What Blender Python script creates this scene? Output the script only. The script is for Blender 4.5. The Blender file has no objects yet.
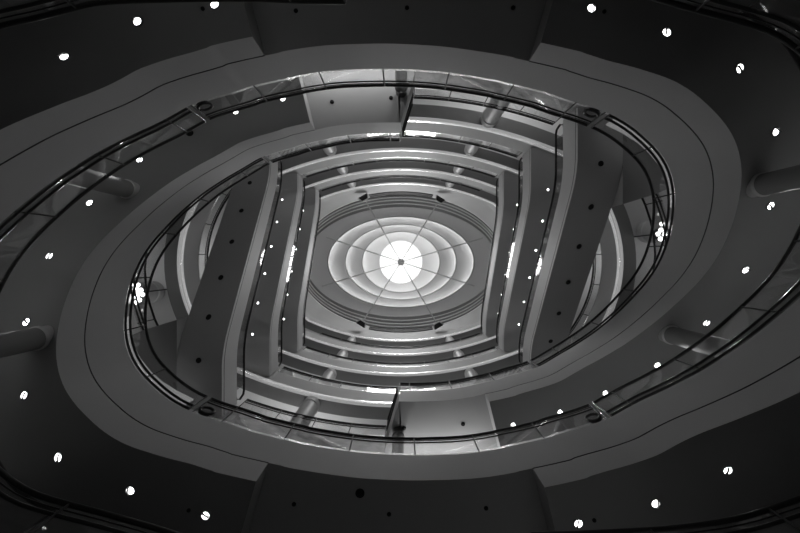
import bpy, math, random
from mathutils import Vector
random.seed(4)
C = bpy.context.scene
COL = C.collection
F = 400.0            # focal length in pixels of an 800 px wide frame
CX, CY = 401.0, 262.0  # where straight-up falls in the photograph
ICX = 399.5          # where the middle of the low oval falls (the eye stands a little to one side)
CAMX, ZX = 0.064, 401.6
def bx(px, h): return (px-ZX)*h/F+CAMX     # building x of a pixel column at height h
CAMZ = 1.0           # eye height over the ground floor
PI = math.pi

# ------------------------------------------------------------------ materials
def mat(name, col, rough=0.6, metal=0.0, spec=0.3, var=0.0, scale=3.0):
    m = bpy.data.materials.new(name); m.use_nodes = True
    nt = m.node_tree; b = nt.nodes['Principled BSDF']
    b.inputs['Roughness'].default_value = rough
    b.inputs['Metallic'].default_value = metal
    b.inputs['Specular IOR Level'].default_value = spec
    if var > 0:
        tc = nt.nodes.new('ShaderNodeTexCoord'); n = nt.nodes.new('ShaderNodeTexNoise')
        n.inputs['Scale'].default_value = scale; n.inputs['Detail'].default_value = 4
        r = nt.nodes.new('ShaderNodeValToRGB')
        r.color_ramp.elements[0].position = 0.3; r.color_ramp.elements[1].position = 0.7
        r.color_ramp.elements[0].color = (col*(1-var),)*3 + (1,)
        r.color_ramp.elements[1].color = (min(1, col*(1+var)),)*3 + (1,)
        nt.links.new(tc.outputs['Object'], n.inputs['Vector'])
        nt.links.new(n.outputs['Fac'], r.inputs['Fac'])
        nt.links.new(r.outputs['Color'], b.inputs['Base Color'])
    else:
        b.inputs['Base Color'].default_value = (col, col, col, 1)
    return m

def emit(name, strength, col=1.0):
    m = bpy.data.materials.new(name); m.use_nodes = True
    nt = m.node_tree; nt.nodes.clear()
    o = nt.nodes.new('ShaderNodeOutputMaterial'); e = nt.nodes.new('ShaderNodeEmission')
    e.inputs['Color'].default_value = (col, col, col, 1); e.inputs['Strength'].default_value = strength
    nt.links.new(e.outputs[0], o.inputs[0]); return m

def glass_mat(name, tint, gloss_rough=0.02, boost=1.0):
    m = bpy.data.materials.new(name); m.use_nodes = True
    nt = m.node_tree; nt.nodes.clear()
    o = nt.nodes.new('ShaderNodeOutputMaterial'); mx = nt.nodes.new('ShaderNodeMixShader')
    t = nt.nodes.new('ShaderNodeBsdfTransparent'); g = nt.nodes.new('ShaderNodeBsdfGlossy')
    ge = nt.nodes.new('ShaderNodeNewGeometry')
    dt = nt.nodes.new('ShaderNodeVectorMath'); dt.operation = 'DOT_PRODUCT'
    nt.links.new(ge.outputs['Incoming'], dt.inputs[0]); nt.links.new(ge.outputs['Normal'], dt.inputs[1])
    def mth(op, a, b):
        n = nt.nodes.new('ShaderNodeMath'); n.operation = op
        for k, v in ((0, a), (1, b)):
            if v is None: continue
            if isinstance(v, float): n.inputs[k].default_value = v
            else: nt.links.new(v, n.inputs[k])
        return n.outputs[0]
    sch = mth('POWER', mth('SUBTRACT', 1.0, mth('ABSOLUTE', dt.outputs['Value'], None)), 5.0)
    fre = mth('ADD', mth('MULTIPLY', sch, 0.96), 0.04)
    t.inputs['Color'].default_value = (tint, tint, tint, 1)
    g.inputs['Color'].default_value = (boost, boost, boost, 1); g.inputs['Roughness'].default_value = gloss_rough
    nt.links.new(fre, mx.inputs[0]); nt.links.new(t.outputs[0], mx.inputs[1])
    nt.links.new(g.outputs[0], mx.inputs[2]); nt.links.new(mx.outputs[0], o.inputs[0]); return m

M = dict(
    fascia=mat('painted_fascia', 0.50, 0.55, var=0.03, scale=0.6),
    panel=mat('centre_panel_soffit', 0.40, 0.7, var=0.04, scale=0.5),  # paler than the outer soffit: light falloff towards the edges put into the colour
    soffit=mat('shade_toned_soffit', 0.28, 0.7, var=0.04, scale=0.5),  # darker than the fascia: the shade of the undersides is put into the colour
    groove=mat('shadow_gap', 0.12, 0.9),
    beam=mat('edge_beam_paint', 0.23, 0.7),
    under=mat('escalator_underside', 0.44, 0.6),
    walk=mat('walkway_ceiling', 0.75, 0.7),
    wall=mat('gallery_wall', 0.6, 0.7, var=0.05, scale=0.4),
    stone=mat('polished_stone_floor', 0.45, 0.3, var=0.2, scale=0.8),
    gfloor=mat('gallery_floor_stone', 0.35, 0.5, var=0.1),
    chrome=mat('polished_steel_lip', 0.9, 0.15, metal=1.0),
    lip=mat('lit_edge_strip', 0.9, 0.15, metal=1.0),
    black=mat('black_rail', 0.012, 0.35, spec=0.5),
    steel=mat('brushed_steel', 0.2, 0.3, metal=1.0),
    glass=glass_mat('balustrade_glass', 0.90),
    glassdim=glass_mat('escalator_glass', 0.85, 0.03, 0.35),
    column=mat('column_plaster', 0.5, 0.45, spec=0.5, var=0.03),
    capital=mat('column_capital', 0.6, 0.5),  # paler than the shaft: light on the column head put into the colour
    dome=mat('dome_plaster', 0.75, 0.7, var=0.02, scale=0.5),
    domeouter=mat('dome_outer_plaster', 0.75, 0.7),
    mould=mat('dome_moulding', 0.35, 0.6),  # ledges darker than the risers: shading of the steps deepened in the colour
    strut=mat('strut_paint', 0.6, 0.5),
    hub=mat('hub_paint', 0.7, 0.5),
    steps=mat('escalator_steps', 0.06, 0.5),
    reflfascia=mat('fascia_painted_reflection', 0.6, 0.25, var=0.5, scale=1.6),  # noise mottling painted in for the reflection on the polished set-back fascia
    pane=emit('skylight_pane', 1.0),
    cove=emit('cove_lamp', 5.0),
    lens=emit('downlight_lens', 6.0),
    bulb=emit('globe_bulb', 8.0),
    trimring=mat('downlight_trim', 0.25, 0.4),
    off=mat('unlit_lens', 0.006, 0.6),
)

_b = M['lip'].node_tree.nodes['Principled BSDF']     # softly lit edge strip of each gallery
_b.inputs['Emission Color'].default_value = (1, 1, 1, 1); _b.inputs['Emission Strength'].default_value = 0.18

# ------------------------------------------------------------------ mesh helpers
def W(p):            # plan coordinates as the camera sees them (x right, y up, h above the eye) -> world
    return Vector((p[0], -p[1], p[2] + CAMZ))

class MB:
    def __init__(s): s.v, s.f, s.mi, s.sm, s.mats = [], [], [], [], []
    def m(s, key):
        if key not in s.mats: s.mats.append(key)
        return s.mats.index(key)
    def face(s, pts, key, smooth=False):
        b = len(s.v); s.v += [W(p) for p in pts]; s.f.append(tuple(range(b, b+len(pts))))
        s.mi.append(s.m(key)); s.sm.append(smooth)
    def strip(s, A, B, key, closed=False, smooth=True):
        b = len(s.v); n = len(A); s.v += [W(p) for p in A] + [W(p) for p in B]
        k = s.m(key)
        for i in range(n if closed else n-1):
            j = (i+1) % n
            s.f.append((b+i, b+j, b+n+j, b+n+i)); s.mi.append(k); s.sm.append(smooth)
    def loft(s, rows, key, closed=False, closedrow=False, smooth=True):
        b = len(s.v); n = len(rows[0]); k = s.m(key)
        for r in rows: s.v += [W(p) for p in r]
        R = len(rows)
        for a in range(R if closedrow else R-1):
            c = (a+1) % R
            for i in range(n if closed else n-1):
                j = (i+1) % n
                s.f.append((b+a*n+i, b+a*n+j, b+c*n+j, b+c*n+i)); s.mi.append(k); s.sm.append(smooth)
    def tube(s, pts, r, key, sides=8, closed=False, rz=None):
        rz = rz or r
        rings = []
        n = len(pts)
        for i, p in enumerate(pts):
            a = Vector(pts[(i-1) % n] if (closed or i > 0) else pts[i]); c = Vector(pts[(i+1) % n] if (closed or i < n-1) else pts[i])
            d = (c-a)
            if d.length < 1e-9: d = Vector((1, 0, 0))
            d.normalize()
            up = Vector((0, 0, 1)) if abs(d.z) < 0.95 else Vector((0, 1, 0))
            sx = d.cross(up).normalized(); sy = sx.cross(d).normalized()
            rings.append([tuple(Vector(p) + sx*(r*math.cos(2*PI*q/sides)) + sy*(rz*math.sin(2*PI*q/sides))) for q in range(sides)])
        s.loft(rings, key, closed=True, closedrow=closed)
        if not closed:
            s.face(rings[0], key); s.face(rings[-1][::-1], key)
    def box(s, c, d, key, rot=0.0):
        cs, sn = math.cos(rot), math.sin(rot)
        P = []
        for z in (-1, 1):
            for x, y in ((-1, -1), (1, -1), (1, 1), (-1, 1)):
                X, Y = x*d[0]/2, y*d[1]/2
                P.append((c[0]+X*cs-Y*sn, c[1]+X*sn+Y*cs, c[2]+z*d[2]/2))
        for q in ((0, 1, 2, 3), (4, 5, 6, 7), (0, 1, 5, 4), (1, 2, 6, 5), (2, 3, 7, 6), (3, 0, 4, 7)):
            s.face([P[i] for i in q], key)
    def lathe(s, c, prof, key, n=24, smooth=True):
        rows = [[(c[0]+r*math.cos(2*PI*i/n), c[1]+r*math.sin(2*PI*i/n), c[2]+z) for i in range(n)] for r, z in prof]
        s.loft(rows, key, closed=True, smooth=smooth)
    def disc(s, c, r, key, n=24, ry=None):
        s.face([(c[0]+r*math.cos(2*PI*i/n), c[1]+(ry or r)*math.sin(2*PI*i/n), c[2]) for i in range(n)], key)
    def build(s, name, parent=None, weld=False):
        off = Vector((0, 0, 0))
        q = parent
        while q is not None:
            off += q.location; q = q.parent
        me = bpy.data.meshes.new(name)
        me.from_pydata([tuple(v-off) for v in s.v], [], s.f)
        for k in s.mats: me.materials.append(M[k])
        me.polygons.foreach_set('material_index', s.mi)
        me.polygons.foreach_set('use_smooth', s.sm)
        me.update()
        o = bpy.data.objects.new(name, me); COL.objects.link(o)
        if parent is not None: o.parent = parent
        return o

def struct(name, mb, parent=None):
    o = mb.build(name, parent)
    if parent is None: o['kind'] = 'structure'
    return o
def tag(o, label, cat, group=None):
    o['label'] = label; o['category'] = cat
    if group: o['group'] = group
    return o
def thing(name, label, cat, at, group=None):
    o = bpy.data.objects.new(name, None); COL.objects.link(o); o.location = W(at); o.empty_display_size = 0.2
    return tag(o, label, cat, group)
def copy_tree(o, parent=None):
    c = o.copy(); COL.objects.link(c); c.parent = parent
    for ch in list(o.children): copy_tree(ch, c)
    return c
ORD = ['first', 'second', 'third', 'fourth', 'fifth', 'sixth', 'seventh', 'eighth', 'ninth', 'tenth']

# ------------------------------------------------------------------ the great double spiral (plan repeats every half turn, 5 m up each)
STOREY = 5.0
D_O, D_L = 1.9, 1.15           # underside and shadow gap below the floor edge
def ease(t, e=0.11):
    t = max(0.0, min(1.0, t))
    if t < e: return t*t/(2*e*(1-e))
    if t > 1-e: return 1-(1-t)**2/(2*e*(1-e))
    return (t-e/2)/(1-e)
RAMP_A, RAMP_B = 36.0, -35.0
def hI(th):                    # floor height along ribbon; th falls as it rises
    turn = math.floor((th + 90.0) / 180.0)      # th in [-90,90) -> 0
    t = th - 180.0*turn
    return 10.0 - STOREY*turn + STOREY*ease((RAMP_A - t)/(RAMP_A - RAMP_B))

I_PTS = [(10,220),(27,207),(44,192),(61,178),(85,163),(110,151),(128,143),(155,126),(183.5,109),(200,103),(230,94),(263,85),
    (282,79),(299,76.4),(343,73.3),(370,71.8),(393,71.2),(417,72),(454,75),(484.5,79.4),(518,86),(535,89.5),(567.5,100),(602,111),(620,119),
    (635,130),(650,141),(662,154.5),(671,169.5),(675,190),(674,205),(672,227),(665,252.5),(656,272),(644,291.5),(627.5,309.5),(600,335),
    (583.5,343.5),(570,350),(555,358),(541,367),(510,376),(480,382.5),(460,387.5),(424,391.5),(401,392.5)]
samples = {}
for px, py in I_PTS:
    dx, dy = px-ICX, CY-py
    th = math.degrees(math.atan2(dy, dx)); r = math.hypot(dx, dy)
    rho = r*hI(th if th > -90.01 else th+360)/F
    if th < -90: th += 180
    samples.setdefault(round(((th+90) % 180)-90, 3), []).append(rho)
S = sorted((t, sum(v)/len(v)) for t, v in samples.items())
SS = [(t-180, v) for t, v in S] + S + [(t+180, v) for t, v in S]
def raw_rho(th):
    w = a = 0.0
    for t, v in SS:
        k = math.exp(-((t-th)/5.0)**2)
        w += k; a += k*v
    return a/w if w > 1e-6 else None
# local linear smoothing of the traced plan
def fit_rho(th):
    wd = 11.0 if abs(th % 180-90) < 30 else (8.0 if abs(th % 180-90) < 42 else 4.5)
    sw = sx = sy = sxx = sxy = 0.0
    for t, v in SS:
        d = t-th; k = math.exp(-(d/wd)**2)
        sw += k; sx += k*d; sy += k*v; sxx += k*d*d; sxy += k*d*v
    det = sw*sxx-sx*sx
    return (sy*sxx-sx*sxy)/det if abs(det) > 1e-9 else sy/sw
RHO = [fit_rho(-90+i)*(1+.004*math.exp(-((i-90-12)/14.0)**2)) for i in range(180)]
def rho(th):
    x = (th+90.0) % 180.0; i = int(x); f = x-i
    return RHO[i % 180]*(1-f)+RHO[(i+1) % 180]*f

ROT = 0.0
def rp(th, dh=0.0, out=0.0):   # a point of the ribbon edge; ROT turns the whole ribbon half round
    a = math.radians(th+ROT); r = rho(th)+out
    return (r*math.cos(a), r*math.sin(a), hI(th)+dh)
def span(a, b, step=1.0):
    n = max(2, int(round(abs(b-a)/step))+1)
    return [a+(b-a)*i/(n-1) for i in range(n)]

def dO(th):                    # the ramps are a little deeper than the flat landings
    t = (th+90.0) % 180.0-90.0
    return D_O+0.34*math.exp(-((t-13)/22.0)**2)
def dL(th):
    t = (th+90.0) % 180.0-90.0
    return D_L+0.26*math.exp(-((t-13)/22.0)**2)
def delta(th):                 # turn of the ceiling joints away from the radial direction, degrees
    t = th % 180.0
    if t > 150: return 0.0
    if 57 <= t <= 123: return 17.0-36.0*(t-57)/66.0
    if t > 123: return -19.0*(150-t)/27.0
    return 17.0*max(0.0, (t-30)/27.0)
def rq(th, dh, u):             # ribbon edge point pushed u metres outwards along the joint direction
    p = rp(th, dh); a = math.radians(th+ROT+delta(th))
    return (p[0]+u*math.cos(a), p[1]+u*math.sin(a), p[2])
RMAX = 15.5
def ribbon(n):
    segs = [(236.9, 123, 0), (123, 57, 1), (57, -57.3, 0), (-57.3, -90, 1)]
    fa, so, fl = MB(), MB(), MB()
    for a, b, panel in segs:
        T = span(a, b)
        top = [rp(t) for t in T]; top_g = [rp(t, -dL(t)+.02) for t in T]
        fa.strip(top, top_g, 'fascia')
        d = D_L if panel else D_O
        if not panel:
            g1 = [rp(t, -dL(t)+.02, .06) for t in T]; g2 = [rp(t, -dL(t)-.02, .06) for t in T]
            l1 = [rp(t, -dL(t)-.02) for t in T]; l2 = [rp(t, -dO(t)) for t in T]
            fa.strip(top_g, g1, 'groove'); fa.strip(g1, g2, 'groove'); fa.strip(g2, l1, 'groove'); fa.strip(l1, l2, 'fascia')
        else:
            fa.strip(top_g, [rp(t, -D_L) for t in T], 'fascia')
        # underside, out to the walls
        if a == -57.3 or b == -90:
            outer = 3.6
        else:
            outer = None
        def dist(t): return max(0.5, (RMAX if outer is None else rho(t)+outer)-rho(t))
        rows = [[rq(t, -(D_L if panel else dO(t)), dist(t)*u) for t in T] for u in (0, .1, .25, .5, 1)]
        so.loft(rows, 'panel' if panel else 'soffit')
        fl.strip(top, [rp(t, 0, dist(t)) for t in T], 'gfloor')
    # upright faces where the recessed centre panels meet the deeper underside
    for t in (123, 57, -57.3):
        e = 0.0
        L = RMAX-rho(t) if t > -50 else 3.6
        side = -1 if t in (303, 123) else 1
        def q(dh, u):
            p = rq(t, dh, u)
            return p
        fa.face([q(-D_L, 0), q(-D_L, L), q(-dO(t), L), q(-dO(t), 0)], 'fascia')
    struct('trim_%d' % n, fa); struct('ceiling_%d' % n, so); struct('floor_%d' % n, fl)

for n, rot in ((1, 0.0), (2, 180.0)):
    ROT = rot; ribbon(n)

# ------------------------------------------------------------------ balustrades
def balustrade(label, path, group, kind='arc', every=1.5, name='glass_balustrade', outward=None):
    """path: floor-edge points. Children: handrail, lower rail, base rail, glass panels, posts."""
    mid = path[len(path)//2]
    root = thing(name, label, 'balustrade', mid, group)
    n = len(path)
    def inn(i, d):   # a little back from the edge
        p = path[i]; r = math.hypot(p[0], p[1])
        return (p[0]*(1+d/r), p[1]*(1+d/r))
    def row(d, dz): return [inn(i, d)+(path[i][2]+dz,) for i in range(n)]
    h = MB(); h.tube(row(.05, 1.05), .042, 'black', 8); h.build('handrail', root)
    if kind in ('arc', 'low'):
        l = MB(); l.tube(row(.05, .80), .022 if kind == 'arc' else .03, 'black', 6); l.build('lower_rail', root)
        l = MB(); l.tube(row(.05, .92), .012, 'black', 6); l.build('lower_rail', root)
        if kind == 'arc':
            sh = MB(); sh.strip(row(.02, .0), row(.02, .13), 'chrome'); sh.strip(row(.02, .13), row(.1, .13), 'chrome'); sh.build('base_shoe', root)
        if group == 'balustrades of the great oval':
            for e, f in ((0, 1), (-1, -2)):
                c = Vector(path[e])*.98+Vector(path[f])*.02; t = (Vector(path[f])-Vector(path[e])).normalized()
                nw = MB(); nw.tube([tuple(c+t*(.22+.17*math.cos(2*PI*k/18))+Vector((0, 0, .3+.17*math.sin(2*PI*k/18)))) for k in range(18)], .04, 'black', 6, closed=True); nw.build('newel_loop', root)
    else:
        l = MB(); l.tube(row(.03, .12), .034, 'black', 8); l.build('base_rail', root)
        l = MB(); l.tube(row(.03, .32), .034, 'black', 8); l.build('base_rail', root)
    # panels
    acc, cuts = 0.0, [0]
    for i in range(1, n):
        acc += (Vector(path[i])-Vector(path[i-1])).length
        if acc >= every and i < n-2:
            cuts.append(i); acc = 0
    cuts.append(n-1)
    for a, b in zip(cuts[:-1], cuts[1:]):
        g = MB()
        I = list(range(a, b+1))
        p1 = [inn(i, .05)+(path[i][2]+.02,) for i in I]; p2 = [inn(i, .05)+(path[i][2]+1.0,) for i in I]
        q1 = [inn(i, .07)+(path[i][2]+.02,) for i in I]; q2 = [inn(i, .07)+(path[i][2]+1.0,) for i in I]
        g.strip(p1, p2, 'glass'); g.strip(q1, q2, 'glass'); g.strip(p2, q2, 'glass')
        g.build('glass_panel', root)
    for i in cuts:
        p = MB(); a = inn(i, .03)
        p.tube([a+(path[i][2]-.02,), a+(path[i][2]+1.03,)], .02, 'black', 6); p.build('post', root)
    return root

ringpath = lambda a, b: [rp(t) for t in span(a, b, 1.5)]
for rot, where in ((0, 0), (180, 1)):
    ROT = float(rot)
    nm = lambda a, b: a if where == 0 else b
    balustrade(nm('glass balustrade with black double handrail along the broad top arc of the oval',
                  'glass balustrade with black double handrail along the broad bottom arc of the oval'),
               ringpath(143, 36), 'balustrades of the great oval', 'arc', 1.6)
    balustrade(nm('curved ramp balustrade with thick black base rail at the right end of the oval',
                  'curved ramp balustrade with thick black base rail at the left end of the oval'),
               ringpath(35, -37), 'curved ramp balustrades', 'ring', 1.7)
    balustrade(nm('curved ramp balustrade with thick black base rail running off the upper left edge',
                  'curved ramp balustrade with thick black base rail running off the lower right edge'),
               ringpath(216, 144), 'curved ramp balustrades', 'ring', 1.7)
    balustrade(nm('glass balustrade on the platform that stops short at bottom centre right',
                  'glass balustrade on the platform that stops short at top centre left'),
               ringpath(-38, -90), 'platform balustrades', 'arc', 1.5)
LOW = [([(-30,40),(2,27),(44,19),(91,6),(115,3.4),(184,1.7),(265,1.8),(300,4.5),(346,5)], 'lowest dark balustrade along the top left edge of the view, ending short'),
       ([(-30,440),(0,468),(33,493),(110,512),(170,529),(215,545)], 'lowest dark balustrade cutting across the bottom left corner'),
       ([(587,-21),(631,-6),(692,12),(768,31),(802,56),(832,84)], 'lowest dark balustrade cutting across the top right corner'),
       ([(530,532),(565,531),(597,530),(665,527),(733,518.5),(800,496.5),(832,484)], 'lowest dark balustrade along the bottom right edge of the view')]
lo = MB()
for pts, lab in LOW:
    P = []
    for (a, b), (c, d) in zip(pts[:-1], pts[1:]):
        for k in range(4): P.append((a+(c-a)*k/4, b+(d-b)*k/4))
    P.append(pts[-1])
    for _ in range(3): P = [P[0]]+[((P[i-1][0]+2*P[i][0]+P[i+1][0])/4, (P[i-1][1]+2*P[i][1]+P[i+1][1])/4) for i in range(1, len(P)-1)]+[P[-1]]
    pth = [(bx(px, 6.05), (CY-py)*6.05/F, 5.0) for px, py in P]
    balustrade(lab, pth, 'lowest balustrades', 'low', 1.6)
    out = [(x*1.9, y*1.9, 5.0) for x, y, z in pth]
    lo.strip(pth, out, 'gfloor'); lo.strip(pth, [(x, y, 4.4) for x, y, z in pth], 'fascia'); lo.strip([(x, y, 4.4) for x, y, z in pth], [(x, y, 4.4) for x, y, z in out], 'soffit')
struct('floor_9', lo)

# ------------------------------------------------------------------ regular upper floors: one closed opening outline
def yarc(x): return 6.55-1.1*(x/6.2)**2
XJ = 7.7; YJ = yarc(XJ)
def ell(y): return 10.2*math.sqrt(max(0, 1-(y/7.52)**2))
def outline():
    P = []
    for i in range(56): x = -XJ+2*XJ*i/56; P.append((x, yarc(x)))
    for i in range(28): y = YJ-2*YJ*i/28; P.append((ell(y)+(XJ-ell(YJ)), y))
    for i in range(56): x = XJ-2*XJ*i/56; P.append((x, -yarc(x)))
    for i in range(28): y = -YJ+2*YJ*i/28; P.append((-ell(y)-(XJ-ell(YJ)), y))
    return P
OUT = outline()
def offset(P, d):
    n = len(P); R = []
    for i in range(n):
        a, b = P[i-1], P[(i+1) % n]
        tx, ty = b[0]-a[0], b[1]-a[1]; L = math.hypot(tx, ty)
        nx, ny = -ty/L, tx/L            # outline runs clockwise: this points outwards
        R.append((P[i][0]+nx*d, P[i][1]+ny*d))
    return R
WX, WY = 15.5, 12.0
def to_wall(P):
    R = []
    for x, y in P:
        k = min(WX/abs(x) if abs(x) > 1e-6 else 1e9, WY/abs(y) if abs(y) > 1e-6 else 1e9)
        R.append((x*k, y*k))
    return R
def lvl(P, h): return [(x, y, h) for x, y in P]

def upper_floor(n, h, roof=False):
    fa, so = MB(), MB()
    P0, Pb = OUT, offset(OUT, .68)
    fa.strip(lvl(P0, h), lvl(P0, h-1.5), 'fascia', closed=True)
    t_ = {20: .35, 25: .24, 30: .2, 35: .22}[h]; zz = 1.72-t_
    fa.loft([lvl(offset(OUT, d), h-z) for d, z in ((.02, zz), (-.03, zz+.03), (-.045, zz+.1), (-.045, 1.62), (-.03, 1.68), (.1, 1.72))], 'lip', closed=True)
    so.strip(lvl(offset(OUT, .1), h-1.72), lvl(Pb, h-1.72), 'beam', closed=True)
    so.strip(lvl(Pb, h-1.72), lvl(Pb, h-1.3), 'walk', closed=True)
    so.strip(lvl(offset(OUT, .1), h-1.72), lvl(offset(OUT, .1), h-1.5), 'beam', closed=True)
    so.strip(lvl(Pb, h-1.3), lvl(to_wall(OUT), h-1.3), 'walk', closed=True, smooth=False)
    struct('trim_%d' % n, fa); struct('ceiling_%d' % n, so)
    if not roof:
        fl = MB(); fl.strip(lvl(P0, h), lvl(to_wall(OUT), h), 'gfloor', closed=True, smooth=False)
        struct('floor_%d' % n, fl)
for n, h in ((3, 20), (4, 25), (5, 30)): upper_floor(n, h)
upper_floor(6, 35, True)

# recessed halves of the level the spiral platforms reach (15 m)
def recess(n, s):
    fa, so, fl = MB(), MB(), MB()
    xs = [0.5+(XJ-0.5)*i/30 for i in range(31)]
    e = [(s*x, s*yarc(x)) for x in xs]; o = [(s*x, s*(yarc(x)+.68)) for x in xs]; w = [(s*x, s*WY) for x in xs]
    fa.strip(lvl(e, 15), lvl(e, 13.5), 'reflfascia')
    fa.tube(lvl([(s*x, s*(yarc(x)+.06)) for x in xs], 13.42), .1, 'chrome', 8)
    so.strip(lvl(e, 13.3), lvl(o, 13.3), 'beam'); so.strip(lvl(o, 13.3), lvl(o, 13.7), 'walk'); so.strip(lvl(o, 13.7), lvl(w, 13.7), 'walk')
    fl.strip(lvl(e, 15), lvl(w, 15), 'gfloor')
    # plate beyond the escalator landing
    Q = [(7.72, YJ), (7.72, 2.0), (8.85, 2.35), (10.4, 3.0), (13, 6), (13, WY), (7.75, WY)]
    q = [(s*x, s*y) for x, y in Q]
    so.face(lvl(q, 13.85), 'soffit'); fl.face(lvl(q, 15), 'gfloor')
    fa.strip(lvl(q[:4], 13.85), lvl(q[:4], 15), 'fascia', smooth=False)
    # end face of the platform at the split
    a, b = (s*0.03, s*rho(90)), (s*0.55, s*6.6)
    fa.face([a+(15,), b+(15,), b+(13.85,), a+(13.85,)], 'fascia')
    so.face([a+(13.85,), b+(13.85,), (s*.75, s*8.5, 13.85), (-s*.2, s*8.5, 13.85), (-s*.01, s*rho(90), 13.85)], 'soffit')
    E = [(679,206),(678,192),(674.5,176),(668,163),(657,149),(645,138.5),(630,129),(612,120)]
    e = [(s*(px-ICX)*13.0/F, s*(CY-py)*13.0/F) for px, py in E]
    o = [(x*1.03, y*1.03) for x, y in e]
    fa.loft([lvl(e, 13.0), lvl(e, 13.45), lvl(o, 13.45), lvl(o, 13.0)], 'lip', closedrow=True)
    struct('trim_%d' % n, fa); struct('ceiling_%d' % n, so); struct('floor_%d' % n, fl)
recess(7, 1); recess(8, -1)

def curve_xy(f, a, b, n): return [f(a+(b-a)*i/n) for i in range(n+1)]
for s, w in ((1, 'top'), (-1, 'bottom')):
    hv = 'right' if s > 0 else 'left'
    pth = [(s*x, s*yarc(x), 15) for x in [0.55+(6.1-.55)*i/24 for i in range(25)]]
    balustrade('glass balustrade set back from the platform at the %s, %s of centre' % (w, hv), pth, 'set-back balustrades', 'arc', 1.3)
    a, b = (s*0.03, s*rho(90)), (s*0.55, s*6.5)
    pth = [(a[0]+(b[0]-a[0])*(.08+.8*i/6), a[1]+(b[1]-a[1])*(.08+.8*i/6), 15) for i in range(7)]
    balustrade('short dark side railing at the cut end of the %s platform' % w, pth, 'platform end railings', 'ring', 3)
    for h, nm in ((20, 'lowest of the three regular galleries'), (25, 'middle regular gallery'), (30, 'highest gallery below the dome')):
        pth = [(x, s*yarc(x), h) for x in [-6.1+12.2*i/40 for i in range(41)]]
        balustrade('glass balustrade across the %s side of the %s' % (w, nm), pth, 'gallery balustrades', 'arc', 1.5)
    sd = hv
    for h, nm in ((20, 'lower'), (25, 'upper')):
        pth = [(s*(ell(y)+(XJ-ell(YJ))), y, h) for y in [4.6-9.2*i/24 for i in range(25)]]
        balustrade('curved glass balustrade of the %s gallery in the %s crescent behind the escalators' % (nm, sd), pth, 'crescent balustrades', 'arc', 1.5)
    # curved rail of the landing plate seen inside the oval's ends
    pts = [(625,171),(632,180),(638,190),(645,205),(650,220),(653.5,235),(655,255),(653,275)]
    pth = [(s*(px-CX)*16.05/F, s*(CY-py)*16.05/F, 15.0) for px, py in pts]
    balustrade('inner curved railing of parallel black bars by the %s crescent' % sd, pth, 'inner curved railings', 'ring', 1.2)

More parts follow.
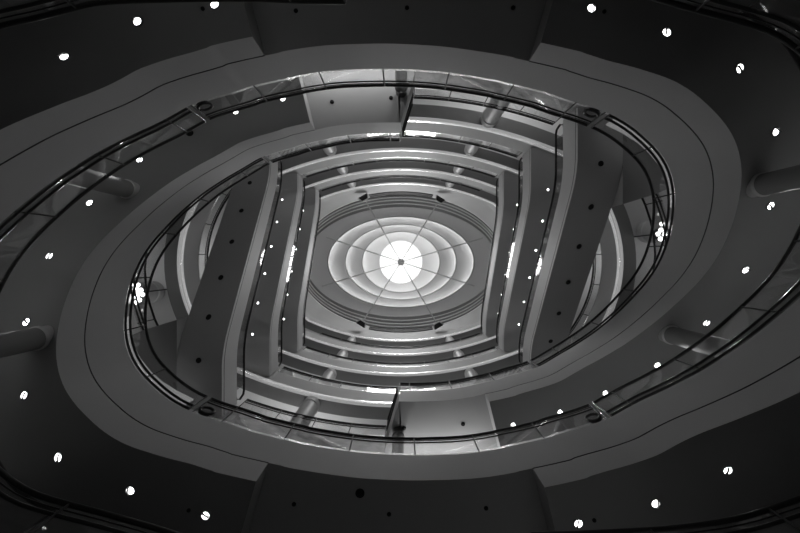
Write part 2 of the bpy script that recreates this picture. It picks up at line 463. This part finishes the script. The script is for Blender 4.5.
# ------------------------------------------------------------------ straight escalators
X0, X1 = 6.14, 7.7
prof = []          # (y, floor height) from the low landing (top of picture) to the high one
for i in range(49):
    y = 5.35-(5.35+5.3)*i/48
    t = (3.75-y)/(3.75+4.75)
    prof.append((y, 15+5*ease(t, .16)))
def esc(label, lit):
    root = thing('escalator', label, 'escalator', (6.92, 5.0, 15), 'straight escalators')
    def row(x, dz): return [(x, y, h+dz) for y, h in prof]
    t = MB()
    for x, d in ((X0, .05), (X1, -.05)):
        t.strip(row(x, .06), row(x, -1.0), 'fascia'); t.strip(row(x, -1.0), row(x+d, -1.0), 'groove'); t.strip(row(x+d, -1.0), row(x+d, -1.04), 'groove')
        t.strip(row(x+d, -1.04), row(x, -1.04), 'groove'); t.strip(row(x, -1.04), row(x, -1.2), 'fascia')
    t.strip(row(X0, -1.2), row(X1, -1.2), 'under')
    t.strip(row(X0, .06), row(X0+.2, .06), 'steel'); t.strip(row(X1-.2, .06), row(X1, .06), 'steel')
    for e in (0, -1):
        y, h = prof[e]; t.face([(X0, y, h+.06), (X1, y, h+.06), (X1, y, h-1.2), (X0, y, h-1.2)], 'fascia')
    t.build('truss', root)
    st = MB()
    k = 0
    for i in range(len(prof)-1):
        (y0, h0), (y1, h1) = prof[i], prof[i+1]
        st.face([(X0+.22, y0, h0), (X1-.22, y0, h0), (X1-.22, y1, h0), (X0+.22, y1, h0)], 'steps')
        if h1-h0 > .01: st.face([(X0+.22, y1, h0), (X1-.22, y1, h0), (X1-.22, y1, h1), (X0+.22, y1, h1)], 'steps')
    st.build('steps', root)
    for x in (X0+.1, X1-.1):
        g = MB(); inner = prof[2:-2]
        for dx in (-.01, .01): g.strip([(x+dx, y, h+.06) for y, h in inner], [(x+dx, y, h+.95) for y, h in inner], 'glassdim')
        gl = g.build('glass_panel', root)
        hr = MB(); L = [(x, y, h+1.0) for y, h in prof[1:-1]]
        y0, h0 = prof[1]; y1, h1 = prof[-2]
        L = [(x, y0-.15, h0+.12), (x, y0+.12, h0+.25), (x, y0+.22, h0+.6), (x, y0+.14, h0+.92)] + L + [(x, y1-.14, h1+.92), (x, y1-.22, h1+.6), (x, y1-.12, h1+.25), (x, y1+.15, h1+.12)]
        hr.tube(L, .045, 'black', 8); hr.build('handrail', root)
        b = MB(); b.tube([(x, y, h+.12) for y, h in prof[1:-1]], .05, 'black', 6); b.build('base_rail', root)
    for y in (3.4, 2.0, .6, -.84, -2.25, -3.66):
        d = MB(); hh = None
        for (ya, ha), (yb, hb) in zip(prof[:-1], prof[1:]):
            if yb <= y <= ya:
                f = (ya-y)/(ya-yb); hh = ha+(hb-ha)*f; sl = (hb-ha)/(yb-ya)
        z = hh-1.2
        r_ = .048 if lit else .075
        def pt(r, q, dz): r = r*r_/.10; return (6.95+r*math.cos(q), y+r*math.sin(q), z+sl*r*math.sin(q)+dz)
        Q = [2*PI*i/16 for i in range(16)]
        d.strip([pt(.13, q, 0.01) for q in Q], [pt(.13, q, -.02) for q in Q], 'trimring', closed=True)
        d.strip([pt(.13, q, -.02) for q in Q], [pt(.10, q, -.02) for q in Q], 'trimring' if lit else 'off', closed=True)
        d.face([pt(.10, q, -.018) for q in Q], 'lens' if lit else 'off')
        d.build('downlight', root)
    return root
nmlev = ['lowest', 'middle', 'topmost']
base_off = esc('straight escalator on the right with dark unlit dots, nearest and widest', False)
base_on = esc('straight escalator on the right, middle of its stack, with small lit dots', True)
base_on.location.z += 5
for k in range(3):
    for s, nm in ((1, 'right'), (-1, 'left')):
        if k == 0: src = base_off
        else: src = base_on
        if s == 1 and k < 2: continue
        o = copy_tree(src)
        o.location.z = base_off.location.z + 5*k
        if s < 0:
            o.location.x *= -1; o.location.y *= -1; o.rotation_euler = (0, 0, PI)
        o['label'] = ['straight escalator on the %s with dark unlit dots, nearest and widest',
                      'straight escalator on the %s, middle of its stack, with small lit dots',
                      'straight escalator on the %s, narrowest and innermost beside the dome'][k] % nm

# ------------------------------------------------------------------ columns
def column(label, x, y, h0, h1, r, group, m='column'):
    root = thing('column', label, 'column', (x, y, h0), group)
    a = MB(); a.lathe((x, y, h0), [(r, 0), (r, h1-h0-.5)], m, 28); a.build('shaft', root)
    b = MB(); b.lathe((x, y, h1), [(r, -.5), (r+.03, -.48), (r+.03, -.42), (r, -.40), (r, 0)], 'steel' if m == 'steel' else 'capital', 28); b.build('capital', root)
    return root
for s, w in ((1, 'top'), (-1, 'bottom')):
    for h, nm in ((20, 'first'), (25, 'second'), (30, 'third')):
        for sx in (-1, 1):
            column('round column on the %s regular gallery at the %s, %s of centre' % (nm, w, 'left' if sx < 0 else 'right'), sx*4.05, s*6.5, h, h+3.28, .34, 'gallery columns')
    column('round column of the set-back gallery at the %s %s, largest there' % (w, 'right' if s > 0 else 'left'), s*4.05, s*6.5, 15, 18.28, .38, 'gallery columns')
    column('thick pale column in the %s crescent behind the bulbs' % ('right' if s > 0 else 'left'), s*11.5, s*1.4, 10.5, 18.69, .5, 'crescent columns')
    # polished post under the platform
    column('polished striped steel post behind the %s arc glass at centre' % w, s*.05, s*5.88, 10, 13.85, .19, 'steel posts', 'steel')
ROT = 0
for px, py, lab, A in ((43, 337, 'dim column meeting the dark ceiling at the far left edge', 1), (130, 190, 'dim column beside the ramp edge at the upper left', 1),
                    (757, 186, 'dim column meeting the dark ceiling at the far right edge', 0), (668, 334, 'dim column beside the ramp edge at the lower right', 0)):
    th = math.degrees(math.atan2(CY-py, px-ICX))
    tt = th-180*A
    while tt < -90: tt += 360
    h = hI(tt)-dO(tt); r = math.hypot(px-CX, py-CY)
    x, y = bx(px, h), (CY-py)*h/F
    column(lab, x, y, h-7, h+.3, .25, 'outer columns', 'beam')

# ------------------------------------------------------------------ ceiling downlights
def soff(px, py, A, panel=False):
    th = math.degrees(math.atan2(CY-py, px-ICX)); tt = th-180*A
    while tt < -90: tt += 360
    def H(x, y):
        t2 = math.degrees(math.atan2(y, x))-180*A
        while t2 < -90: t2 += 360
        return hI(t2)-(D_L if panel else dO(t2))
    h = H(px-ICX, CY-py)
    x, y = bx(px, h), (CY-py)*h/F; e = .05
    gx = (H(x+e, y)-H(x-e, y))/(2*e); gy = (H(x, y+e)-H(x, y-e))/(2*e)
    return x, y, h, gx, gy
def downlight(px, py, A, label, lit=True, panel=False, r=.10):
    x, y, h, gx, gy = soff(px, py, A, panel)
    root = thing('downlight', label, 'downlight', (x, y, h), 'lit ceiling downlights' if lit else 'unlit ceiling downlights')
    Q = [2*PI*i/20 for i in range(20)]
    def pt(k, q, dz): return (x+k*math.cos(q), y+k*math.sin(q), h+gx*k*math.cos(q)+gy*k*math.sin(q)+dz)
    a = MB(); rows = [[pt(k, q, dz) for q in Q] for k, dz in ((r*1.35, .02), (r*1.35, -.02), (r*1.05, -.035), (r, -.015))]
    a.loft(rows, 'trimring' if lit else 'off', closed=True); a.build('trim_ring', root)
    b = MB(); rows = [[pt(k, q, dz) for q in Q] for k, dz in ((r, -.015), (r*.7, -.04), (r*.35, -.05), (.001, -.052))]
    b.loft(rows, 'lens' if lit else 'off', closed=True); b.build('lens', root)
    if lit and r > .07:
        v = MB(); q0 = (px*7+py) % 6; u = (math.cos(q0), math.sin(q0)); w_ = (-u[1], u[0])
        P = [(x+u[0]*r*.35+w_[0]*k+u[0]*j, y+u[1]*r*.35+w_[1]*k+u[1]*j) for k, j in ((-r, -.008), (r, -.008), (r, .008), (-r, .008))]
        T = [(a_, b_, h+gx*(a_-x)+gy*(b_-y)-.03) for a_, b_ in P]; B = [(a_, b_, c_-.05) for a_, b_, c_ in T]
        v.face(B, 'off'); v.strip(T, B, 'off', closed=True, smooth=False); v.build('louvre', root)
    return root
LIT = [
 (65,57,0,'bright downlight in the upper left dark ceiling, farthest left'), (138,22,0,'bright downlight in the upper left dark ceiling, middle of three'), (215,5,0,'bright downlight at the top edge left of the central panel'),
 (591,9,0,'bright downlight at the top edge right of the central panel'), (666,33,0,'bright downlight in the upper right dark ceiling, second from the panel'), (739,69,0,'bright downlight in the upper right dark ceiling, third from the panel'), (775,132,0,'faint downlight near the right edge above the column'),
 (770,206,0,'downlight nearest the right edge beside the dim column'), (745,270,0,'downlight right of the oval at mid height'), (706,323,0,'downlight right of the oval below mid height'), (657,365,0,'downlight above the lower right ramp rail, by its post'), (605,393,0,'downlight above the lower right rail near the notch'), (560,412,0,'small downlight on the bottom arc rail right of the platform'), (513,425,0,'small downlight beside the bottom platform panel'),
 (27,322,1,'downlight nearest the left edge beside the dim column'), (50,256,1,'downlight left of the oval at mid height'), (90,203,1,'downlight left of the oval above mid height'), (140,160,1,'downlight above the upper left ramp rail, by its post'), (236,112,1,'small downlight on the top arc rail near its left notch'), (283,99,1,'small downlight beside the top platform panel'),
 (25,395,1,'faint downlight near the left edge below the column'), (59,457,1,'bright downlight in the lower left dark ceiling, farthest left'), (131,490,1,'bright downlight in the lower left dark ceiling, middle of three'), (206,515,1,'bright downlight at the bottom edge left of the central panel'),
 (578,523,1,'bright downlight at the bottom edge right of the central panel'), (655,503,1,'bright downlight in the lower right dark ceiling, second from the panel'), (727,470,1,'bright downlight in the lower right dark ceiling, third from the panel')]
for px, py, A, lab in LIT: downlight(px, py, A, lab, True, False, .075 if ('small' in lab or 'faint' in lab) else .078)
OFF = [(296,11,0,'small black hole light in the top central panel, left one',.035), (407,8,0,'small black hole light in the top central panel, middle one',.035), (513,8,0,'small black hole light in the top central panel, right one',.035),
 (294,504,1,'small black hole light in the bottom central panel, left one',.035), (389,514,1,'small black hole light in the bottom central panel, middle one',.035), (486,508,1,'small black hole light in the bottom central panel, right one',.035), (360,493,1,'large black round speaker hole in the bottom central panel',.075),
 (332,102,1,'black hole light in the top platform panel, left one',.052), (391,98,1,'black hole light in the top platform panel, right one',.052),
 (404,428,0,'black hole light in the bottom platform panel, left one',.052), (463,424,0,'black hole light in the bottom platform panel, right one',.052)]
for px, py, A, lab, r in OFF: downlight(px, py, A, lab, False, True, r)
downlight(190, 133, 1, 'black hole light on the ceiling below the upper left notch', False, False, .085)
downlight(203, 9, 0, 'tiny dim hole light beside the top left bright downlight', False, False, .03)
downlight(604, 12, 0, 'tiny dim hole light beside the top right bright downlight', False, False, .03)
downlight(594, 520, 1, 'tiny dim hole light beside the bottom right bright downlight', False, False, .03)
downlight(189, 510, 1, 'tiny dim hole light beside the bottom left bright downlight', False, False, .03)

# clusters of bulbs in front of the crescent columns
def cluster(pts, label, s):
    h = 16.4
    c = (sum(p[0] for p in pts)/len(pts), sum(p[1] for p in pts)/len(pts))
    cx, cy = bx(c[0], h), (CY-c[1])*h/F
    root = thing('bulb_cluster', label, 'light fitting', (cx, cy, h+.4), 'bulb clusters')
    st = MB(); st.tube([(cx, cy, h+.2), (cx, cy, 18.6)], .03, 'black', 8); st.lathe((cx, cy, h+.1), [(.02, 0), (.25, .05), (.25, .12), (.03, .16)], 'black', 20); st.build('stem', root)
    for i, p in enumerate(pts):
        x, y = bx(p[0], h), (CY-p[1])*h/F
        b = MB(); b.lathe((x, y, h), [(.001, -.085), (.05, -.07), (.082, -.025), (.082, .025), (.05, .07), (.02, .085)], 'bulb', 14); bo = b.build('bulb', root)
        a = MB(); a.tube([(x, y, h+.08), (cx, cy, h+.14)], .012, 'black', 6); a.build('arm', bo)
cluster([(132.5,284),(138,285),(136,289),(141,290),(138,293),(142.5,294.5),(137,297),(139.5,300),(136,302.5)], 'cluster of nine white bulbs at the left end of the oval', -1)
cluster([(662,224),(661,230),(658,234),(660.5,239),(667,240.5),(664.5,234.5)], 'cluster of six white bulbs at the right end of the oval', 1)

# ------------------------------------------------------------------ dome
NE = 96
def el(a, b, h): return [(a*math.cos(2*PI*i/NE), b*math.sin(2*PI*i/NE), h) for i in range(NE)]
def px_el(ax, ay, h): return el(ax*h/F, ay*h/F, h)
dm = MB()
def el_at(ax, ay, h, x, y):
    a, b = ax*h/F, ay*h/F; k = 1/math.sqrt((x/a)**2+(y/b)**2); return (x*k, y*k, h)
dm.loft([[(x, y, 35) for x, y in OUT], [el_at(104, 68, 37.2, x, y) for x, y in OUT]], 'fascia', closed=True)
struct('ceiling_10', dm)
mo = MB()
steps = [(104, 68, 37.2), (102, 65, 37.6), (100, 62, 38.0), (98, 58.5, 38.4), (95, 54.5, 38.8)]
for (a0, b0, h0), (a1, b1, h1) in zip(steps[:-1], steps[1:]):
    mo.strip(px_el(a0, b0, h0), el(a0*h0/F, b0*h0/F, h1), 'walk', closed=True)
    mo.strip(el(a0*h0/F, b0*h0/F, h1), px_el(a1, b1, h1), 'mould', closed=True)
    mo.tube(px_el(a1, b1, h1), .05, 'walk', 6, closed=True)
struct('trim_10', mo)
lips = [(95, 54.5, 38.8), (73.3, 45.6, 39.2), (55.7, 37.7, 39.8), (38.9, 30.4, 40.4), (21.5, 21.5, 41.6)]
for k in range(4):
    a0, b0, h0 = lips[k]; a1, b1, h1 = lips[k+1]
    A0, B0 = a0*h0/F, b0*h0/F; A1, B1 = a1*h1/F, b1*h1/F
    r = MB(); rows = []
    key = 'domeouter' if k == 0 else 'dome'
    ex = .0 if k == 0 else .45
    top = h1+.05 if k < 3 else h1
    s0 = h0+(.55 if k else 0)
    for u in (0, .12, .3, .55, .8, 1):
        hh = s0+(top-s0)*math.sin(u*PI/2)*1.0
        rows.append(el((A0+ex)*(1-u)+A1*u, (B0+ex)*(1-u)+B1*u, hh))
    r.loft(rows, key, closed=True)
    if k:
        # upstand behind the lip and the ledge that hides the lamp
        r.strip(el(A0, B0, h0+.06), el(A0+ex, B0+ex, h0+.06), 'dome', closed=True)
        r.strip(el(A0+ex, B0+ex, h0+.06), el(A0+ex, B0+ex, s0), 'dome', closed=True)
        r.tube(el(A0, B0, h0+.08), .07, 'fascia', 8, closed=True)
    o = struct('ceiling_%d' % (10+k+1), r)
    if k:
        c = MB(); c.tube(el(A0+.28, B0+.28, h0+.13), .04, 'cove', 5, closed=True); c.build('cove_lamp', o)
sky = thing('skylight', 'round glowing skylight at the centre of the dome', 'skylight', (0, 0, 41.6))
p = MB(); p.disc((0, 0, 41.62), 2.24, 'pane', 64); p.build('pane', sky)
for k in range(8):
    a = PI/2+2*PI*k/8
    m_ = MB(); m_.tube([(.3*math.cos(a), .3*math.sin(a), 41.5), (2.22*math.cos(a), 2.22*math.sin(a), 41.5)], .03, 'strut', 6); m_.build('mullion', sky)
fr = MB(); fr.tube(el(2.24, 2.24, 41.58), .05, 'dome', 8, closed=True); fr.build('frame', sky)
web = thing('strut_wheel', 'wheel of eight thin struts meeting at a round hub below the skylight', 'struts', (0, 0, 40.6))
hb = MB(); hb.lathe((0, 0, 40.6), [(.001, -.12), (.36, -.1), (.40, 0), (.36, .1), (.001, .12)], 'hub', 28); hb.build('hub', web)
ends = [(363,196),(441,198),(489.7,236),(481,288),(439,327),(360.6,325),(315.7,288),(320,235)]
for i, (px, py) in enumerate(ends):
    h = 35.6; x, y = (px-CX)*h/F, (CY-py)*h/F; L = math.hypot(x, y)
    q = MB(); k_ = 1-.55/L; q.tube([(.35*x/L, .35*y/L, 40.55), (x*k_, y*k_, h+5*(1-k_))], .06, 'strut', 6); q.build('strut', web)
for i in (0, 1, 4, 5):
    px, py = ends[i]; h = 35.2
    x, y = (px-CX)*h/F*.975, (CY-py)*h/F*.975; a = math.atan2(y, x)
    fl = thing('floodlight', 'black floodlight housing at the %s %s foot of a dome strut' % ('upper' if i < 2 else 'lower', 'left' if i in (0, 5) else 'right'), 'floodlight', (x, y, h), 'dome floodlights')
    hsg = MB()
    def lp(u, v, z): return (x+u*math.cos(a)-v*math.sin(a), y+u*math.sin(a)+v*math.cos(a), h+z)
    lo = [lp(-.18, -.25, 0), lp(-.18, .25, 0), lp(.22, .42, 0), lp(.22, -.42, 0)]
    hi = [lp(-.12, -.18, .35), lp(-.12, .18, .35), lp(.2, .34, .35), lp(.2, -.34, .35)]
    hsg.face(lo, 'black'); hsg.face(hi, 'black')
    for k in range(4): hsg.face([lo[k], lo[(k+1) % 4], hi[(k+1) % 4], hi[k]], 'black')
    hsg.build('housing', fl)
    br = MB()
    lo2 = [lp(-.2, -.3, .33), lp(-.2, .3, .33), lp(.24, .5, .33), lp(.24, -.5, .33)]
    hi2 = [(p_[0], p_[1], p_[2]+.25) for p_ in lo2]
    br.face(lo2, 'fascia'); br.face(hi2, 'fascia')
    for k in range(4): br.face([lo2[k], lo2[(k+1) % 4], hi2[(k+1) % 4], hi2[k]], 'fascia')
    br.build('bracket', fl)
for s, n in ((1, 11), (-1, 12)):
    g = MB(); xs = [-3.0+6.0*i/12 for i in range(13)]
    rows = []
    for u in (.62, .97):
        row = []
        for x in xs:
            y0 = s*yarc(x); e = el_at(104, 68, 37.2, x, y0)
            row.append((x+(e[0]-x)*u, (y0+(e[1]-y0)*u)-s*.06, 35+2.2*u))
        rows.append(row)
    rows.append([(x, y+s*.1, z) for x, y, z in rows[-1]])
    rows.insert(0, [(x, y+s*.1, z) for x, y, z in rows[0]])
    g.loft(rows, 'off', smooth=False); struct('trim_%d' % n, g)

# ------------------------------------------------------------------ ground floor and outer walls
g = MB(); g.face([(-WX, -WY, -CAMZ), (WX, -WY, -CAMZ), (WX, WY, -CAMZ), (-WX, WY, -CAMZ)], 'stone'); struct('floor', g)
for nm, a, b in (('north', (-WX, WY), (WX, WY)), ('south', (-WX, -WY), (WX, -WY)), ('east', (WX, -WY), (WX, WY)), ('west', (-WX, -WY), (-WX, WY))):
    w_ = MB(); w_.face([a+(-CAMZ,), b+(-CAMZ,), b+(43,), a+(43,)], 'wall'); struct('wall_'+nm, w_)
g = MB(); g.face([(-WX, -WY, 43), (WX, -WY, 43), (WX, WY, 43), (-WX, WY, 43)], 'wall'); struct('ceiling', g)

# ------------------------------------------------------------------ lamps
def lamp(kind, name, at, energy, size=.3, down=True, **kw):
    l = bpy.data.lights.new(name, kind); l.energy = energy
    if kind == 'AREA': l.size = size
    else: l.shadow_soft_size = size
    for k, v in kw.items(): setattr(l, k, v)
    o = bpy.data.objects.new(name, l); COL.objects.link(o); o.location = W(at)
    if kind in ('AREA', 'SPOT') and not down: o.rotation_euler = (PI, 0, 0)
    return o
for h in (15, 20, 25, 30):
    for s in (1, -1):
        for x in (-5, 0, 5):
            if h == 15 and x*s < 1: continue
            lamp('POINT', 'gallery_lamp', (x, s*9.6, h+2.2), 60 if h > 15 else 170, .25)
        lamp('POINT', 'gallery_lamp', (s*13, 0, h+2.2), 60 if h > 15 else 20, .25)
for s in (1, -1):     # under the platforms, on the floor of the broad arcs
    for xx in (-.1, .9, 1.9, 2.7): lamp('POINT', 'lobby_lamp', (-s*xx, s*6.72, 13.2), 17, .12)
# the lit downlights throw their beams on the ground floor
for px, py, A, lab in LIT:
    x, y, h, gx, gy = soff(px, py, A)
    if 'dark ceiling' in lab or 'faint' in lab: continue
    lamp('SPOT', 'downlight_beam', (x, y, h-.12), 120, .08, spot_size=math.radians(80), spot_blend=.6)

al = lamp('AREA', 'skylight_daylight', (0, 0, 41.6), 480, 4.3); al.data.shape = 'DISK'; al.data.spread = math.radians(150)
w = bpy.data.worlds.new('World'); C.world = w; w.use_nodes = True
w.node_tree.nodes['Background'].inputs[0].default_value = (.5, .5, .5, 1)
w.node_tree.nodes['Background'].inputs[1].default_value = 0.2

cam = bpy.data.cameras.new('Camera'); co = bpy.data.objects.new('Camera', cam); COL.objects.link(co)
co.location = (CAMX, 0, CAMZ); co.rotation_euler = (PI, 0, 0)
cam.sensor_width = 36; cam.lens = 36*F/800
cam.shift_x = -(ZX-400)/800; cam.shift_y = -4.5/800
cam.clip_start = .05; cam.clip_end = 200
C.camera = co
C.view_settings.view_transform = 'Standard'; C.view_settings.look = 'None'
C.view_settings.exposure = 0.42; C.view_settings.gamma = 1.0; C.view_settings.use_curve_mapping = False
